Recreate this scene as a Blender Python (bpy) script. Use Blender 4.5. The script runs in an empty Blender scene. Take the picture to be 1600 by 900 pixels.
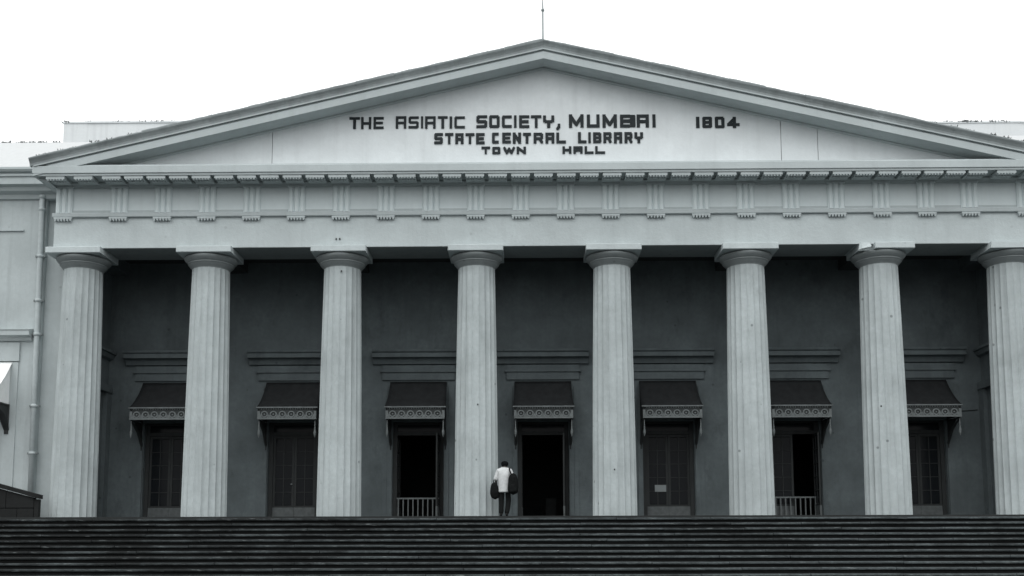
import bpy, bmesh, math, random
from mathutils import Vector, Matrix, noise
random.seed(7)
R = math.radians
scene = bpy.context.scene
col = scene.collection

# ------------------------------------------------------------------ camera
cam_data = bpy.data.cameras.new('camera')
cam = bpy.data.objects.new('camera', cam_data)
col.objects.link(cam)
right = Vector((0.99993, 0.01156, -0.0024)); up = Vector((0.00368, -0.11206, 0.99369)); fwd = Vector((-0.01122, 0.99363, 0.11209))
rot = Matrix((right, up, -fwd)).transposed().to_4x4()
cam.matrix_world = Matrix.Translation((-0.6583, -31.7002, -1.0762)) @ rot
cam_data.sensor_width = 36.0
cam_data.lens = 36.0 * 1605.14 / 1600.0
cam_data.shift_y = 0.14498
cam_data.clip_start = 0.1
cam_data.clip_end = 5000
scene.camera = cam

# ------------------------------------------------------------------ overcast sky, weak soft sun
SUN_EL, SUN_AZ = R(62), R(-34)         # high, a little to the left of the viewer's back
world = bpy.data.worlds.new('World'); scene.world = world
world.use_nodes = True
wn = world.node_tree; wn.nodes.clear()
w_out = wn.nodes.new('ShaderNodeOutputWorld'); bg = wn.nodes.new('ShaderNodeBackground')
sky = wn.nodes.new('ShaderNodeTexSky'); sky.sky_type = 'NISHITA'; sky.sun_disc = False
sky.sun_elevation = SUN_EL; sky.sun_rotation = R(180) + SUN_AZ
sky.dust_density = 4.0
hs = wn.nodes.new('ShaderNodeHueSaturation'); hs.inputs['Saturation'].default_value = 0.0
mx = wn.nodes.new('ShaderNodeMix'); mx.data_type = 'RGBA'
mx.inputs['Factor'].default_value = 0.9
mx.inputs['B'].default_value = (11.2, 11.35, 11.4, 1)
wn.links.new(sky.outputs['Color'], hs.inputs['Color'])
wn.links.new(hs.outputs['Color'], mx.inputs['A'])
# an even overcast: about twice as bright overhead as at the horizon
tc = wn.nodes.new('ShaderNodeTexCoord'); sx = wn.nodes.new('ShaderNodeSeparateXYZ'); mr = wn.nodes.new('ShaderNodeMapRange')
mr.inputs['To Min'].default_value = 1.0; mr.inputs['To Max'].default_value = 2.5
wn.links.new(tc.outputs['Generated'], sx.inputs['Vector']); wn.links.new(sx.outputs['Z'], mr.inputs['Value'])
vm = wn.nodes.new('ShaderNodeVectorMath'); vm.operation = 'SCALE'
wn.links.new(mx.outputs['Result'], vm.inputs[0]); wn.links.new(mr.outputs['Result'], vm.inputs['Scale'])
wn.links.new(vm.outputs['Vector'], bg.inputs['Color'])
bg.inputs['Strength'].default_value = 0.083
wn.links.new(bg.outputs['Background'], w_out.inputs['Surface'])
sun_data = bpy.data.lights.new('sun', 'SUN')
sun_data.energy = 1.0; sun_data.angle = R(50); sun_data.color = (1.0, 0.985, 0.96)
sun = bpy.data.objects.new('sun', sun_data); col.objects.link(sun)
sd = Vector((math.sin(SUN_AZ) * math.cos(SUN_EL), -math.cos(SUN_AZ) * math.cos(SUN_EL), math.sin(SUN_EL)))
sun.rotation_euler = sd.to_track_quat('Z', 'Y').to_euler()
sun.location = sd * 60

scene.view_settings.view_transform = 'Standard'
scene.view_settings.look = 'None'
scene.view_settings.exposure = 0.0
scene.view_settings.gamma = 1.0
scene.view_settings.use_curve_mapping = False
scene.cycles.max_bounces = 6
scene.cycles.diffuse_bounces = 2

# ------------------------------------------------------------------ materials
def new_mat(name):
    m = bpy.data.materials.new(name); m.use_nodes = True
    nt = m.node_tree; nt.nodes.clear()
    o = nt.nodes.new('ShaderNodeOutputMaterial'); b = nt.nodes.new('ShaderNodeBsdfPrincipled')
    nt.links.new(b.outputs['BSDF'], o.inputs['Surface'])
    return m, nt, b
def N(nt, kind, **kw):
    n = nt.nodes.new(kind)
    for k, v in kw.items(): setattr(n, k, v)
    return n
def noise_tex(nt, pos, scale, detail=4, rough=0.55, stretch=(1, 1, 1), off=(0, 0, 0)):
    mp = N(nt, 'ShaderNodeMapping'); mp.inputs['Scale'].default_value = stretch; mp.inputs['Location'].default_value = off
    nt.links.new(pos, mp.inputs['Vector'])
    t = N(nt, 'ShaderNodeTexNoise'); t.inputs['Scale'].default_value = scale
    t.inputs['Detail'].default_value = detail; t.inputs['Roughness'].default_value = rough
    nt.links.new(mp.outputs['Vector'], t.inputs['Vector'])
    return t.outputs['Fac']
def ramp(nt, fac, p0, p1, v0=0.0, v1=1.0):
    r = N(nt, 'ShaderNodeMapRange'); r.inputs['From Min'].default_value = p0; r.inputs['From Max'].default_value = p1
    r.inputs['To Min'].default_value = v0; r.inputs['To Max'].default_value = v1
    nt.links.new(fac, r.inputs['Value']); return r.outputs['Result']
def mixc(nt, fac, a, b, mode='MIX'):
    m = N(nt, 'ShaderNodeMix', data_type='RGBA', blend_type=mode)
    if hasattr(fac, 'node'): nt.links.new(fac, m.inputs['Factor'])
    else: m.inputs['Factor'].default_value = fac
    for s, v in (('A', a), ('B', b)):
        if hasattr(v, 'node'): nt.links.new(v, m.inputs[s])
        else: m.inputs[s].default_value = (*v, 1)
    return m.outputs['Result']
def sc(c, k): return tuple(min(1, x * k) for x in c)
TINT = (0.885, 0.985, 1.0)                 # the photograph's cold grey
def g(v): return tuple(v * t for t in TINT)

def plaster(name, base, var=0.1, streak=0.25, spots=0.3, rough=0.85, bump=0.25, grime=0.0):
    m, nt, b = new_mat(name)
    geo = N(nt, 'ShaderNodeNewGeometry'); pos = geo.outputs['Position']
    c = mixc(nt, ramp(nt, noise_tex(nt, pos, 0.9, 6), 0.3, 0.7), sc(base, 1 - var), sc(base, 1 + var * 0.6))
    c = mixc(nt, ramp(nt, noise_tex(nt, pos, 7, 5, 0.65), 0.35, 0.75, 0, 0.5), c, sc(base, 1 - var * 1.3))
    st = ramp(nt, noise_tex(nt, pos, 2.2, 5, 0.6, (1.6, 1.6, 0.10)), 0.52, 0.8, 0, streak)
    c = mixc(nt, st, c, sc(base, 0.45))
    if grime:
        gr = ramp(nt, noise_tex(nt, pos, 1.3, 7, 0.7, (1, 1, 0.5), (3, 7, 1)), 0.55, 0.75, 0, grime)
        c = mixc(nt, gr, c, sc(base, 0.3))
    v = N(nt, 'ShaderNodeTexVoronoi'); v.inputs['Scale'].default_value = 1.4
    mp = N(nt, 'ShaderNodeMapping'); nt.links.new(pos, mp.inputs['Vector']); nt.links.new(mp.outputs['Vector'], v.inputs['Vector'])
    sp = ramp(nt, v.outputs['Distance'], 0.045, 0.075, spots, 0)
    c = mixc(nt, sp, c, sc(base, 0.3))
    nt.links.new(c, b.inputs['Base Color'])
    b.inputs['Roughness'].default_value = rough
    b.inputs['Specular IOR Level'].default_value = 0.25
    if bump:
        bp = N(nt, 'ShaderNodeBump'); bp.inputs['Strength'].default_value = bump; bp.inputs['Distance'].default_value = 0.03
        nt.links.new(noise_tex(nt, pos, 9, 7, 0.7), bp.inputs['Height'])
        nt.links.new(bp.outputs['Normal'], b.inputs['Normal'])
    return m
def plain(name, base, rough=0.6, var=0.15, scale=6, metallic=0.0, spec=0.2, stretch=(1, 1, 1)):
    m, nt, b = new_mat(name)
    geo = N(nt, 'ShaderNodeNewGeometry')
    c = mixc(nt, ramp(nt, noise_tex(nt, geo.outputs['Position'], scale, 5, 0.6, stretch), 0.3, 0.7), sc(base, 1 - var), sc(base, 1 + var))
    nt.links.new(c, b.inputs['Base Color'])
    b.inputs['Roughness'].default_value = rough; b.inputs['Metallic'].default_value = metallic
    b.inputs['Specular IOR Level'].default_value = spec
    return m

M = {}
M['column'] = plaster('column_limewash', g(0.51), 0.17, 0.5, 0.7, bump=0.4, grime=0.32)
M['capital'] = plaster('shade_toned_capital_limewash', g(0.30), 0.12, 0.25, 0.3, grime=0.25)  # limewash darkened to put the shade under capitals and beam into the colour
M['architrave'] = plaster('architrave_limewash', g(0.60), 0.11, 0.2, 0.2, bump=0.45)
M['frieze'] = plaster('frieze_limewash', g(0.76), 0.06, 0.12, 0.0)
M['tymp'] = plaster('tympanum_paint', (0.72, 0.765, 0.78), 0.08, 0.16, 0.0)
M['cornice'] = plaster('cornice_limewash', g(0.53), 0.08, 0.18, 0.0)
M['sima'] = plaster('weathered_gutter_stone', g(0.44), 0.25, 0.35, 0.2, grime=0.5)
M['wing'] = plaster('wing_limewash', g(0.51), 0.12, 0.4, 0.25)
M['attic'] = plaster('attic_paint', (0.68, 0.71, 0.72), 0.05, 0.25, 0.0)
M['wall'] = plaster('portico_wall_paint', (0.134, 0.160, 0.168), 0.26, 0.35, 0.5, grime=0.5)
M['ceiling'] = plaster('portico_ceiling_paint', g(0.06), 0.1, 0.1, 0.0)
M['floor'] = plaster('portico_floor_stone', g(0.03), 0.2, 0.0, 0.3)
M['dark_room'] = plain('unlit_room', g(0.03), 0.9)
M['letter'] = plain('black_letter_paint', (0.018, 0.024, 0.027), 0.6)
M['awning'] = plain('awning_sheet', (0.021, 0.023, 0.0245), 0.7, 0.25, 5, stretch=(1, 1, 0.3))
M['awning_white'] = plain('white_awning_sheet', (0.88, 0.9, 0.9), 0.55, 0.05, 5)
M['valance'] = plain('valance_paint', g(0.20), 0.7, 0.2, 9)
M['valance_dark'] = plain('valance_backing_board', g(0.06), 0.8)  # dark backing board behind the rosettes
M['timber'] = plain('door_timber', g(0.038), 0.6, 0.2, 10, stretch=(1, 1, 0.2))
M['kick'] = plain('door_kick_board', g(0.12), 0.6, 0.2, 8)
M['rail'] = plain('railing_paint', g(0.17), 0.6, 0.15)
M['iron'] = plain('dark_iron', g(0.04), 0.6)
M['pipe'] = plain('downpipe_paint', g(0.50), 0.5, 0.1)
M['clamp'] = plain('pipe_clamp_iron', g(0.22), 0.6)
M['rod'] = plain('rod_metal', g(0.30), 0.5, metallic=0.0)
M['roof'] = plain('roof_sheet', (0.40, 0.415, 0.42), 0.6, 0.06, 6, stretch=(3, 0.4, 0.4))
M['weed'] = plain('dry_weeds', g(0.09), 0.9, 0.4, 3)
M['paper'] = plain('paper_notice', g(0.26), 0.8, 0.05)
M['shirt'] = plain('white_shirt', (0.50, 0.52, 0.525), 0.85, 0.12, 14)
M['trousers'] = plain('dark_trousers', g(0.012), 0.9, spec=0.05)
M['skin'] = plain('brown_skin', (0.06, 0.058, 0.056), 0.6)
M['hair'] = plain('black_hair', (0.006, 0.007, 0.008), 0.85, spec=0.05)
M['bag'] = plain('dark_bag_cloth', g(0.010), 0.9, 0.4, 14, spec=0.05)
M['pier'] = plaster('grimy_parapet_stone', g(0.016), 0.35, 0.3, 0.3, grime=0.5)
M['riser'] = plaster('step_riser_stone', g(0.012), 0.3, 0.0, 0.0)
M['asphalt'] = plaster('asphalt', g(0.04), 0.2, 0.0, 0.2)
M['paving'] = plaster('paving_stone', g(0.04), 0.2, 0.0, 0.2)
M['road_paint'] = plain('road_paint', (0.7, 0.7, 0.7), 0.7)
M['ground'] = plaster('ground_earth', g(0.03), 0.3, 0.0, 0.0)

def glass():
    m, nt, b = new_mat('dark_window_glass')
    b.inputs['Base Color'].default_value = (0.012, 0.014, 0.016, 1)
    b.inputs['Roughness'].default_value = 0.12
    b.inputs['Specular IOR Level'].default_value = 0.08
    geo = N(nt, 'ShaderNodeNewGeometry')
    bp = N(nt, 'ShaderNodeBump'); bp.inputs['Strength'].default_value = 0.15; bp.inputs['Distance'].default_value = 0.02
    nt.links.new(noise_tex(nt, geo.outputs['Position'], 2.5, 2), bp.inputs['Height']); nt.links.new(bp.outputs['Normal'], b.inputs['Normal'])
    return m
M['glass'] = glass()
def step_stone_mat():
    m, nt, b = new_mat('worn_step_stone')
    geo = N(nt, 'ShaderNodeNewGeometry'); pos = geo.outputs['Position']
    oi = N(nt, 'ShaderNodeObjectInfo')
    base = (0.090, 0.106, 0.110)
    c = mixc(nt, ramp(nt, noise_tex(nt, pos, 3.2, 8, 0.75, (1, 1, 3)), 0.32, 0.66), sc(base, 0.35), sc(base, 1.35))
    c = mixc(nt, ramp(nt, noise_tex(nt, pos, 16, 6, 0.75, (0.6, 1, 2)), 0.40, 0.62, 0.75, 0), c, sc(base, 0.35))
    c = mixc(nt, ramp(nt, oi.outputs['Random'], 0, 1, 0.0, 0.45), c, sc(base, 0.35))
    # broad dirty patches; the stone to the right of the stair is cleaner
    sep = N(nt, 'ShaderNodeSeparateXYZ'); nt.links.new(pos, sep.inputs['Vector'])
    side = ramp(nt, sep.outputs['X'], -14, 8, 0.05, -0.12)
    ad = N(nt, 'ShaderNodeMath', operation='ADD'); nt.links.new(noise_tex(nt, pos, 0.55, 7, 0.68, (1, 1, 1.8), (5, 2, 0)), ad.inputs[0]); nt.links.new(side, ad.inputs[1])
    c = mixc(nt, ramp(nt, ad.outputs[0], 0.40, 0.60, 0, 0.9), c, g(0.013))
    # chipped, freshly broken edges
    fl = ramp(nt, noise_tex(nt, pos, 6.5, 4, 0.65, (0.45, 2, 3), (9, 1, 4)), 0.60, 0.68, 0, 0.75)
    c = mixc(nt, fl, c, g(0.15))
    nt.links.new(c, b.inputs['Base Color']); b.inputs['Roughness'].default_value = 0.9; b.inputs['Specular IOR Level'].default_value = 0.12
    bp = N(nt, 'ShaderNodeBump'); bp.inputs['Strength'].default_value = 0.5; bp.inputs['Distance'].default_value = 0.03
    nt.links.new(noise_tex(nt, pos, 10, 6, 0.7), bp.inputs['Height']); nt.links.new(bp.outputs['Normal'], b.inputs['Normal'])
    return m
M['step'] = step_stone_mat()

# ------------------------------------------------------------------ mesh helpers
class MB:
    def __init__(self): self.v = []; self.f = []
    def add(self, vs, fs):
        o = len(self.v); self.v += [tuple(p) for p in vs]; self.f += [tuple(i + o for i in f) for f in fs]; return self
    def box(self, x0, x1, y0, y1, z0, z1):
        return self.add([(x0,y0,z0),(x1,y0,z0),(x1,y1,z0),(x0,y1,z0),(x0,y0,z1),(x1,y0,z1),(x1,y1,z1),(x0,y1,z1)],
                        [(3,2,1,0),(4,5,6,7),(0,1,5,4),(1,2,6,5),(2,3,7,6),(3,0,4,7)])
    def cbox(self, x0, x1, y0, y1, z0, z1, c=0.01):
        # box with chamfered front vertical and horizontal edges (front = low y)
        xs0, xs1 = x0 + c, x1 - c; zs0, zs1 = z0 + c, z1 - c; yf = y0 + c
        v = [(xs0,y0,zs0),(xs1,y0,zs0),(xs1,y0,zs1),(xs0,y0,zs1),(x0,yf,z0),(x1,yf,z0),(x1,yf,z1),(x0,yf,z1),(x0,y1,z0),(x1,y1,z0),(x1,y1,z1),(x0,y1,z1)]
        f = [(0,1,2,3),(4,5,1,0),(5,6,2,1),(6,7,3,2),(7,4,0,3),(8,9,5,4),(9,10,6,5),(10,11,7,6),(11,8,4,7),(9,8,11,10)]
        return self.add(v, f)
    def prism(self, poly0, poly1):
        # two matching closed outlines (lists of 3-D points) joined and capped
        n = len(poly0); vs = list(poly0) + list(poly1)
        fs = [(i, (i + 1) % n, n + (i + 1) % n, n + i) for i in range(n)] + [tuple(range(n - 1, -1, -1)), tuple(range(n, 2 * n))]
        return self.add(vs, fs)
    def profile_x(self, prof, x0, x1, dz0=0, dz1=0):
        return self.prism([(x0, y, z + dz0) for y, z in prof], [(x1, y, z + dz1) for y, z in prof])
    def profile_y(self, prof, y0, y1):
        return self.prism([(x, y0, z) for x, z in prof], [(x, y1, z) for x, z in prof])
    def lathe(self, prof, cx=0, cy=0, n=32):
        k = len(prof); vs = []
        for r, z in prof:
            for i in range(n):
                a = 2 * math.pi * i / n; vs.append((cx + r * math.cos(a), cy + r * math.sin(a), z))
        fs = [(j*n + i, j*n + (i+1) % n, (j+1)*n + (i+1) % n, (j+1)*n + i) for j in range(k-1) for i in range(n)]
        fs += [tuple(range(n-1, -1, -1)), tuple(range((k-1)*n, k*n))]
        return self.add(vs, fs)
    def tube(self, pts, r, n=8):
        pts = [Vector(p) for p in pts]; rings = []
        for i, p in enumerate(pts):
            d = (pts[min(i+1, len(pts)-1)] - pts[max(i-1, 0)]).normalized()
            a = d.orthogonal().normalized() if abs(d.z) > 0.9 else d.cross(Vector((0,0,1))).normalized()
            b = d.cross(a); rr = r[i] if isinstance(r, (list, tuple)) else r
            rings.append([p + (a*math.cos(2*math.pi*k/n) + b*math.sin(2*math.pi*k/n))*rr for k in range(n)])
        vs = [q for rg in rings for q in rg]; m = len(pts)
        fs = [(j*n+k, j*n+(k+1)%n, (j+1)*n+(k+1)%n, (j+1)*n+k) for j in range(m-1) for k in range(n)]
        fs += [tuple(range(n-1,-1,-1)), tuple(range((m-1)*n, m*n))]
        return self.add(vs, fs)
    def mesh(self, name, mat, smooth=False):
        me = bpy.data.meshes.new(name); me.from_pydata(self.v, [], self.f); me.update()
        bm = bmesh.new(); bm.from_mesh(me); bmesh.ops.recalc_face_normals(bm, faces=bm.faces); bm.to_mesh(me); bm.free()
        if mat: me.materials.append(M[mat])
        if smooth:
            for p in me.polygons: p.use_smooth = True
        return me
    def build(self, name, mat, parent=None, smooth=False, loc=None):
        return link(name, self.mesh(name, mat, smooth), parent, loc)
def link(name, me, parent=None, loc=None):
    o = bpy.data.objects.new(name, me); col.objects.link(o)
    if parent: o.parent = parent
    if loc: o.location = loc
    return o
def tag(o, label=None, cat=None, group=None, kind=None):
    for k, v in (('label', label), ('category', cat), ('group', group), ('kind', kind)):
        if v: o[k] = v
    return o
def empty(name, loc=(0, 0, 0)):
    o = bpy.data.objects.new(name, None); o.empty_display_size = 0.3; col.objects.link(o); o.location = loc; return o
def copy_tree(o, parent=None):
    c = o.copy(); col.objects.link(c)
    if parent: c.parent = parent
    for ch in list(o.children): copy_tree(ch, c)
    return c
def smooth_by_angle(me, ang=30):
    bm = bmesh.new(); bm.from_mesh(me)
    for f in bm.faces: f.smooth = True
    for e in bm.edges:
        if len(e.link_faces) == 2 and e.calc_face_angle(0) > R(ang): e.smooth = False
    bm.to_mesh(me); bm.free()

# ------------------------------------------------------------------ ground, road, pavement, stair (the setting)
GZ = -2.70
gm = MB().add([(-900,-900,GZ-0.16),(900,-900,GZ-0.16),(900,900,GZ-0.16),(-900,900,GZ-0.16)], [(0,1,2,3)])
tag(gm.build('ground', 'ground'), kind='structure')
tag(MB().box(-120, 120, -31.0, -13.0, GZ-0.30, GZ-0.135).build('road', 'asphalt'), kind='structure')
tag(MB().box(-120, 120, -12.82, 9, GZ-0.4, GZ).build('pavement', 'paving'), kind='structure')
tag(MB().cbox(-120, 120, -13.0, -12.82, GZ-0.4, GZ+0.01).build('kerb', 'paving'), kind='structure')
tag(MB().box(-120, 120, -40, -31.0, GZ-0.4, GZ-0.02).build('far_pavement', 'paving'), kind='structure')
rp = MB()
for i in range(-20, 21): rp.box(i*5-1.2, i*5+1.2, -22.06, -21.94, GZ-0.2, GZ-0.131)
tag(rp.build('road_marking', 'road_paint'), kind='structure')

RISE, TREAD, Z0, Y0 = 0.159, 0.30, -0.062, -1.40
stair = MB()
for k in range(17):
    z = Z0 - RISE*k; y = Y0 - TREAD*k
    stair.box(-26, 26, y + 0.10, 0.2, max(z - RISE, GZ - 0.1) if k < 16 else GZ - 0.1, z - 0.071)
    stair.box(-25.9, 25.9, y + 0.385, 0.19, z - 0.12, z - 0.022)
stair_ob = tag(stair.build('staircase', 'riser'), kind='structure')
# one unit-long tread stone with a rounded, worn nosing; stretched to each stone's length
def stone_mesh(seed):
    rnd = random.Random(seed)
    prof = [(0.012,-0.071),(0.001,-0.060),(-0.002,-0.042),(0.004,-0.02),(0.018,-0.005),(0.04,0.0),(0.42,0.0),(0.42,-0.070)]
    b = MB(); nseg = 8
    rings = []
    for i in range(nseg + 1):
        dy = rnd.uniform(0, 0.012); dz = rnd.uniform(-0.008, 0.002)
        rings.append([(i/nseg, y + (dy if j < 6 else 0), z + (dz if 2 < j < 6 else 0)) for j, (y, z) in enumerate(prof)])
    n = len(prof); vs = [p for r_ in rings for p in r_]
    fs = [(i*n+j, i*n+(j+1)%n, (i+1)*n+(j+1)%n, (i+1)*n+j) for i in range(nseg) for j in range(n)] + [tuple(range(n)), tuple(range(nseg*n, (nseg+1)*n))]
    return b.add(vs, fs).mesh('step_stone', 'step')
stones = [stone_mesh(s) for s in range(10)]
for k in range(17):
    z = Z0 - RISE*k; y = Y0 - TREAD*k
    if k < 13:
        x = -21.5 - random.random()
        while x < 21:
            ln = random.uniform(1.9, 3.1)
            o = link('step_stone', random.choice(stones), stair_ob)
            o.location = (x, y + random.uniform(-0.008, 0.012), z + random.uniform(-0.006, 0.003)); o.scale = (ln - random.uniform(0.008, 0.02), 1, 1)
            x += ln
    else:
        o = link('step_stone', stones[k % 10], stair_ob); o.location = (-22, y, z); o.scale = (45, 1, 1)

tag(MB().box(-26, 26, -1.12, 8.6, -0.0615, 0.0).build('portico_floor', 'floor'), kind='structure')

# dark parapet at the left end of the steps
pw = empty('parapet_wall', (-16.8, -0.85, 0))
tag(pw, 'low grimy stone parapet with sloping coping beside the top left of the steps', 'parapet')
def ptop(x): return 0.66 + (-15.12 - x) * 0.27 if x > -17.2 else 0.66 + 2.08*0.27
def pbox(name, x0, x1, y0, y1, z0, f1):
    b = MB(); b.prism([(x0,y0,z0),(x1,y0,z0),(x1,y0,f1(x1)),(x0,y0,f1(x0))], [(x0,y1,z0),(x1,y1,z0),(x1,y1,f1(x1)),(x0,y1,f1(x0))])
    b.v = [(x+16.8, y+0.85, z) for x, y, z in b.v]
    return b.build(name, 'pier', pw)
pbox('core', -19.0, -15.34, -0.98, -0.90, 0.0, lambda x: ptop(x)-0.13)
rx = [-19.0, -18.1, -17.3, -16.55, -15.85, -15.35]
for a, b_ in zip(rx[:-1], rx[1:]): pbox('stone_block', a+0.008, b_-0.008, -1.03, -0.975, 0.0, lambda x: 0.265)
for a, b_ in zip([-19.0, -17.7, -16.9, -16.2], [-17.7, -16.9, -16.2, -15.35]): pbox('stone_block', a+0.008, b_-0.008, -1.03, -0.975, 0.29, lambda x: ptop(x)-0.14)
for a, b_ in zip([-19.0, -17.2, -16.1], [-17.2, -16.1, -15.16]):
    cb = MB(); xs = (a+0.004, b_-0.004)
    cb.prism([(xs[0],-1.09,ptop(xs[0])-0.12),(xs[1],-1.09,ptop(xs[1])-0.12),(xs[1],-1.09,ptop(xs[1])),(xs[0],-1.09,ptop(xs[0]))],
             [(xs[0],-0.86,ptop(xs[0])-0.12),(xs[1],-0.86,ptop(xs[1])-0.12),(xs[1],-0.86,ptop(xs[1])),(xs[0],-0.86,ptop(xs[0]))])
    cb.v = [(x+16.8, y+0.85, z) for x, y, z in cb.v]; cb.build('coping_stone', 'pier', pw)
pp = MB().box(-15.345, -15.21, -1.02, -0.88, 0.0, 0.54); pp.v = [(x+16.8, y+0.85, z) for x, y, z in pp.v]; pp.build('end_post', 'pier', pw)

# ------------------------------------------------------------------ the building
hall = empty('town_hall', (0, 0, 0))
tag(hall, 'pale neoclassical town hall with eight fluted columns and a lettered pediment', 'building')
COLX = [-14.62, -10.55, -6.37, -2.12, 2.15, 6.36, 10.54, 14.56]
NCK = 7.80
def shaft_mesh():
    b = MB(); nf, sub, rings = 20, 6, 16; n = nf*sub; vs = []
    for j in range(rings + 1):
        t = j / rings; z = NCK * t
        rad = 0.688 - 0.107*t + 0.012*math.sin(math.pi*t)
        for i in range(n):
            a = 2*math.pi*(i/n); u = (i % sub)/sub
            dpt = 0.053*(1-0.17*t) * math.sin(math.pi*u)**0.8 if u else 0
            if j == rings: dpt *= 0.3
            vs.append(((rad-dpt)*math.cos(a), (rad-dpt)*math.sin(a), z))
    fs = [(j*n+i, j*n+(i+1)%n, (j+1)*n+(i+1)%n, (j+1)*n+i) for j in range(rings) for i in range(n)]
    fs += [tuple(range(n-1,-1,-1)), tuple(range(rings*n, (rings+1)*n))]
    me = b.add(vs, fs).mesh('column', 'column'); smooth_by_angle(me, 24); return me
sh = shaft_mesh()
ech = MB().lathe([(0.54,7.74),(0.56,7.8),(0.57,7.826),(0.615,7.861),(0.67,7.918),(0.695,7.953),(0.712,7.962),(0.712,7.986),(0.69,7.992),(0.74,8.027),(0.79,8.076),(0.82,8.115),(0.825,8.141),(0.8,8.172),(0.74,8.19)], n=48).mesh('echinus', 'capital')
smooth_by_angle(ech, 40)
ab = MB().cbox(-0.855, 0.855, -0.855, 0.60, 8.193, 8.386, 0.015).mesh('abacus', 'architrave')
for i, x in enumerate(COLX):
    c = link('column', sh, hall, (x, 0, 0))
    c.rotation_euler.z = R(9) if i % 2 else R(3)
    for me in (ech,):
        e = link('echinus', me, c); e.rotation_euler.z = 0
    if i == 6:                              # broken left corner
        a = MB().cbox(-0.36, 0.855, -0.855, 0.60, 8.193, 8.386, 0.015)
        a.prism([(-0.80,-0.70,8.386),(-0.74,-0.80,8.386),(-0.5,-0.78,8.386),(-0.44,-0.70,8.386)][::-1],
                [(-0.86,-0.80,8.165),(-0.78,-0.88,8.175),(-0.50,-0.87,8.235),(-0.45,-0.78,8.27)][::-1])
        a.box(-0.80, -0.362, -0.55, 0.58, 8.20, 8.384)
        a = a.build('abacus', 'architrave', c); tag(a, 'broken abacus with its left corner split off')
    elif i == 7:
        a = MB().prism([(-0.86,-0.862,8.18),(0.865,-0.862,8.193),(0.865,-0.862,8.386),(-0.25,-0.862,8.345),(-0.60,-0.862,8.372),(-0.83,-0.862,8.382)],
                       [(-0.86,0.60,8.18),(0.865,0.60,8.193),(0.865,0.60,8.386),(-0.25,0.60,8.345),(-0.60,0.60,8.372),(-0.83,0.60,8.382)])
        a = a.build('abacus', 'architrave', c); tag(a, 'chipped abacus with a worn sloping upper edge')
    else:
        a = link('abacus', ab, c)
    a.rotation_euler.z = -c.rotation_euler.z
# worn square patch and drilled holes on shafts
def patch(x, y, z, w, h, mat, name, parent): return MB().box(x-w/2, x+w/2, y-0.004, y+0.05, z-h/2, z+h/2).build(name, mat, parent)

XL, XR = -15.32, 15.25
MB().box(XL, XR, -0.65, 0.65, 8.388, 9.36).build('architrave', 'architrave', hall)
for a_, b_ in ((XL, -14.2), (14.2, XR)): MB().box(a_, b_, 0.655, 2.6, 8.39, 9.355).build('end_beam', 'wall', hall)
MB().box(XL+0.03, XR-0.03, -0.63, 0.62, 9.505, 10.47).build('frieze', 'frieze', hall)
MB().cbox(XL-0.06, XR+0.06, -0.735, 0.66, 9.362, 9.50, 0.02).build('taenia', 'cornice', hall)
MB().box(XL+0.06, XR-0.06, -0.652, -0.60, 9.5055, 9.60).build('frieze_base', 'cornice', hall)

TRX = [-15.03, -13.30, -11.92] + [-10.53 + 1.4013*i for i in range(16)] + [11.87, 13.21, 14.94]
def tri_mesh():
    b = MB(); w = 0.265; d0, d1 = -0.715, -0.635
    pts = [(-w,d0+0.05),(-w+0.05,d0),(-0.135,d0),(-0.09,d0+0.055),(-0.045,d0),(0.045,d0),(0.09,d0+0.055),(0.135,d0),(w-0.05,d0),(w,d0+0.05),(w,d1),(-w,d1)]
    b.prism([(x,y,9.51) for x,y in pts], [(x,y,10.30) for x,y in pts])
    b.box(-w-0.012, w+0.012, d0-0.012, d1, 10.302, 10.41)
    return b.mesh('triglyph', 'frieze')
def gut_mesh():
    b = MB(); b.box(-0.28, 0.28, -0.75, -0.655, 9.308, 9.358)
    for i in range(6):
        x = -0.235 + 0.094*i
        b.prism([(x-0.040,-0.748,9.306),(x+0.040,-0.748,9.306),(x+0.040,-0.66,9.306),(x-0.040,-0.66,9.306)],
                [(x-0.014,-0.735,9.235),(x+0.014,-0.735,9.235),(x+0.014,-0.66,9.235),(x-0.014,-0.66,9.235)])
    return b.mesh('guttae', 'architrave')
trm, gum = tri_mesh(), gut_mesh()
mut = MB().box(-0.285, 0.285, -1.375, -0.85, 10.36, 10.452)
for i in range(6):
    x = -0.225 + 0.09*i
    for yy in (-1.345, -1.15): mut.box(x-0.022, x+0.022, yy-0.022, yy+0.022, 10.325, 10.3595)
mum = mut.mesh('mutule', 'cornice')
MUX = []
for i, x in enumerate(TRX):
    t = link('triglyph', trm, hall, (x, 0, 0)); link('guttae', gum, t)
    MUX.append(x)
    if i < len(TRX)-1: MUX.append((x + TRX[i+1])/2)
for x in MUX: link('mutule', mum, hall, (x, 0, 0))
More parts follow.
